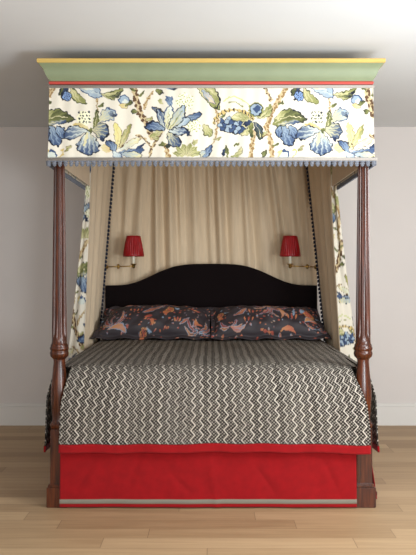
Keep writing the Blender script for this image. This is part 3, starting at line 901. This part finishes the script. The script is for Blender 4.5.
paisley(ca, 52, 47, 3.5); leafy(ca, (66, 8), (88, 5), 5); leafy(ca, (22, 10), (36, 6), 5)
cb = Canvas(-4, -4, 128, 58, 10, CH)
scatter(cb, 13, 46, 0, 122, 0, 14); scatter(cb, 14, 40, 0, 122, 40, 54); scatter(cb, 15, 95, 0, 122, 12, 42)
leafy(cb, (24, 29), (40, 16), 5.5); paisley(cb, 11, 22, 3.6); fan(cb, 20, 42, (-80, -50, 40, 75), 13); cb.petal((20, 42), (36, 40), 3.4, COR, BLU, PNK, 0.4, 0.2)
sprig(cb, 43, 25, 5, -10, 6); sprig(cb, 36, 37, 3, 0, 7)
fan(cb, 65, 12, (60, 95, 125, 160, -170, -140, -100, -65), 21); cb.disc((65, 12), 3.2, OC2); cb.petal((70, 14), (74, 34), 4, OC2, PNK, None, curve=-0.3)
sprig(cb, 82, 34, 3, 0, 8); cb.petal((88, 30), (92, 18), 3, BLU, BLU, None)
paisley(cb, 107, 22, 6.5, 1); cb.petal((98, 36), (114, 33), 6, OC2, PNK, BLU, 0.5, -0.25); cb.petal((70, 46), (86, 47), 4, OC2, COR, None, 0.2, -0.2)
fan(cb, 110, 42, (40, 65, 90, -70), 13); cb.petal((98, 24), (104, 14), 5, BLU, BLU, COR, 0.4); sprig(cb, 50, 46, 4, 70, 4)

def pillow(name, cx, w, y0, z0, y1, z1, thick, canvas, mirror=False, yaw=0.0, seed=0, group=None, label=None, taper=0.13):
    """a filled sham with a flat flange leaning from its bottom edge (y0,z0) to its top edge (y1,z1)"""
    nu, nv = 230, 110
    u = np.linspace(-1, 1, nu); v = np.linspace(-1, 1, nv)
    Ug, Vg = np.meshgrid(u, v)
    lean = Vector((0, y1 - y0, z1 - z0)); H = lean.length; up = lean.normalized(); nrm = Vector((0, -up.z, up.y))
    fu, fv = 0.93, 0.84                       # inside the flange
    a = np.clip(1 - np.abs(Ug / fu) ** 3.2, 0, 1); b = np.clip(1 - np.abs(Vg / fv) ** 2.6, 0, 1)
    h = (a ** 0.55) * (b ** 0.6)
    wr_ = 0.006 * np.sin(Ug * 11 + Vg * 5 + seed) * np.sin(Vg * 7 + seed) + 0.0025 * np.sin(Ug * 23 - Vg * 9 + 2 * seed)
    flr = 0.009 * np.sin(Ug * 13 + seed) * (np.abs(Vg) > fv) + 0.006 * np.sin(Vg * 9 + seed) * (np.abs(Ug) > fu)
    pull = 1 - 0.018 * (1 - Vg ** 2) * np.abs(Ug) ** 2
    topdip = 1 - (0.05 * (1 - np.cos(Ug * 3.1 + seed)) + 0.02 * np.sin(Ug * 17 + 2 * seed)) * np.clip(Vg, 0, 1)
    X = cx + Ug * w / 2 * pull * (1 - taper * (Vg + 1) / 2) - math.copysign(0.48 * taper, cx) * (Vg + 1) / 2
    S = (Vg * topdip + 1) / 2 * H * (1 - 0.02 * Ug ** 2)
    mb = MB()
    for side in (1, -1):
        T = (thick * h + wr_ * (h > 0.05)) if side > 0 else -0.045 * h
        T = T + flr + side * 0.004
        Y = y0 + S * up.y + T * nrm.y + yaw * (X - cx); Z = z0 + S * up.z + T * nrm.z
        qx = 60 + (-Ug if mirror else Ug) * 60; qy = 25 - Vg * 27
        mb.grid(np.stack([X, Y, Z], -1), col=canvas.sample(qx, qy, 0.22), flip=side < 0)
    # close the rim
    rim = [(0, j) for j in range(nu)] + [(i, nu - 1) for i in range(1, nv)] + [(nv - 1, j) for j in range(nu - 2, -1, -1)] + [(i, 0) for i in range(nv - 2, 0, -1)]
    N1 = nu * nv
    for q in range(len(rim)):
        a_ = rim[q][0] * nu + rim[q][1]; nx_ = rim[(q + 1) % len(rim)]; b_ = nx_[0] * nu + nx_[1]
        mb.f.append((a_, N1 + a_, N1 + b_, b_))
    o = mb.build(name, M['pillow'], None, color=True, normals=False)
    return tag(o, label, 'pillow', group)
pillow('pillow', -0.436, 0.862, 1.50, 0.752, 1.765, 0.975, 0.095, ca, seed=1.0, label='charcoal paisley-print pillow lying in front on the left side of the bed', group='printed pillows on the bed')
pillow('pillow', 0.428, 0.866, 1.480, 0.752, 1.75, 0.970, 0.095, cb, seed=2.3, label='charcoal paisley-print pillow lying in front on the right side of the bed', group='printed pillows on the bed')
pillow('pillow', -0.435, 0.86, 1.78, 0.765, 1.93, 0.955, 0.05, cb, True, taper=0.05, seed=3.1, label='dark printed pillow tucked behind the left front pillow, only its corner showing', group='printed pillows on the bed')
pillow('pillow', 0.435, 0.86, 1.78, 0.765, 1.93, 0.950, 0.05, ca, True, taper=0.05, seed=4.2, label='dark printed pillow tucked behind the right front pillow, only its corner showing', group='printed pillows on the bed')

# ------------------------------------------------------------------ sconces
def sconce(s, label, xc, xk):
    zc = 1.268; yc = 1.93
    root = empty('wall_sconce', (s * 0.80, 2.1, zc))
    tag(root, label, 'wall lamp', 'swing-arm sconces beside the headboard')
    xp = 0.832
    mb = MB()
    prof = [(0.019, 0), (0.019, 0.006), (0.016, 0.010), (0.009, 0.013), (0.007, 0.02)]
    th = np.linspace(0, 2 * PI, 24, endpoint=False)
    Pp = np.zeros((len(prof), 24, 3))
    for i, (r, d) in enumerate(prof): Pp[i] = np.stack([s * xp + r * np.cos(th), np.full(24, 2.098 - d), zc + r * np.sin(th)], 1)
    mb.grid(Pp, wrap=True); mb.f.append(tuple(range(24))); mb.f.append(tuple(4 * 24 + j for j in range(24)))
    mb.build('backplate', M['brass'], root)
    mb = MB()
    el = (s * 0.812, 1.985, zc); kn = (s * xk, 1.95, zc + 0.004)
    mb.tube([(s * xp, 2.085, zc), (s * 0.826, 2.03, zc), el], 0.005); mb.sphere(el, 0.009)
    mb.tube([el, kn], 0.0042)
    mb.lathe([(0.004, zc - 0.014), (0.009, zc - 0.011), (0.011, zc + 0.004), (0.009, zc + 0.019), (0.004, zc + 0.022)], s * xk, 1.95, 14)
    mb.tube([kn, ((s * (xk + xc) / 2), 1.94, zc + 0.005), (s * xc, yc, zc + 0.008)], 0.0042)
    mb.build('swing_arm', M['brass'], root)
    mb = MB().lathe([(0.004, zc - 0.010), (0.010, zc - 0.006), (0.013, zc + 0.004), (0.013, zc + 0.016), (0.024, zc + 0.021), (0.026, zc + 0.025), (0.012, zc + 0.026)], s * xc, yc, 20)
    mb.build('drip_cup', M['brass'], root)
    MB().lathe([(0.011, zc + 0.024), (0.011, zc + 0.10), (0.009, zc + 0.104)], s * xc, yc, 18).build('candle_sleeve', M['ivory'], root)
    # gathered silk shade
    z0, z1 = 1.350, 1.507; n_ = 144
    th = np.linspace(0, 2 * PI, n_, endpoint=False)
    rows = []
    for k in range(13):
        t_ = k / 12; r = 0.080 + (0.052 - 0.080) * t_
        amp = 0.0022 * math.sin(PI * min(1, max(0.05, t_))) + 0.0006
        pl = amp * np.sin(th * 26 + 0.7 * np.sin(3 * th)) + 0.0008 * np.sin(th * 41 + t_ * 3)
        rows.append(np.stack([s * xc + (r + pl) * np.cos(th), yc + (r + pl) * np.sin(th), np.full(n_, z0 + (z1 - z0) * t_)], 1))
    sh = MB().grid(np.array(rows), wrap=True).build('lamp_shade', M['silk'], root); solid(sh, 0.002)
    for (r, z) in ((0.0812, z0 + 0.003), (0.0530, z1 - 0.003)):
        mb = MB()
        rr = [(r - 0.003, z - 0.004), (r, z - 0.004), (r + 0.001, z), (r, z + 0.004), (r - 0.003, z + 0.004)]
        mb.lathe(rr, s * xc, yc, 48, caps=False)
        mb.build('shade_binding', M['silk'], sh)
    mb = MB()
    for k in range(3):
        a = k * 2 * PI / 3
        mb.tube([(s * xc, yc, z1 - 0.02), (s * xc + 0.05 * math.cos(a), yc + 0.05 * math.sin(a), z1 - 0.006)], 0.0012, 6)
    mb.tube([(s * xc, yc, zc + 0.10), (s * xc, yc, z1 - 0.02)], 0.005, 8)
    mb.build('shade_carrier', M['brass'], root)
sconce(-1, 'brass swing-arm sconce with red gathered shade left of the headboard', 0.598, 0.718)
sconce(1, 'brass swing-arm sconce with red gathered shade right of the headboard', 0.608, 0.742)

# ------------------------------------------------------------------ light and camera
def area(name, loc, target, w, h, power, col=(1, 1, 1)):
    d = bpy.data.lights.new(name, 'AREA'); d.shape = 'RECTANGLE'; d.size = w; d.size_y = h; d.energy = power; d.color = col
    o = bpy.data.objects.new(name, d); COL.objects.link(o); o.location = loc
    o.rotation_euler = (Vector(target) - Vector(loc)).to_track_quat('-Z', 'Y').to_euler()
    return o
area('softbox_light', (2.1, -1.75, 1.75), (0.1, 1.2, 1.3), 0.7, 0.9, 58, (0.93, 0.975, 1.0))
area('front_fill_light', (-0.1, -5.1, 1.45), (-0.1, 1.0, 1.4), 2.8, 1.8, 86, (0.93, 0.975, 1.0))  # added broad frontal fill behind the camera; the room has no window there
area('ceiling_bounce_light', (1.4, -2.6, 0.9), (0.7, -0.6, 2.4), 0.8, 0.8, 60, (0.86, 0.95, 1.0))
wd = bpy.data.worlds.new('room_air'); scene.world = wd; wd.use_nodes = True
bg = wd.node_tree.nodes['Background']; bg.inputs[0].default_value = (0.97, 0.985, 1.0, 1); bg.inputs[1].default_value = 0.6

cd = bpy.data.cameras.new('camera'); cam = bpy.data.objects.new('camera', cd); COL.objects.link(cam)
cam.location = (0, -DIST, HC); cam.rotation_euler = (PI / 2, 0, 0)
cd.sensor_fit = 'VERTICAL'; cd.sensor_height = 24.0; cd.sensor_width = 24.0
cd.lens = F_PX / 555.0 * 24.0
cd.shift_x = -(VX - 208.0) / 555.0
cd.shift_y = (VY - 277.5) / 555.0
cd.clip_start = 0.05
scene.camera = cam

vs = scene.view_settings
vs.view_transform = 'Standard'; vs.look = 'None'; vs.gamma = 1.0; vs.use_curve_mapping = False
vs.exposure = 0.0
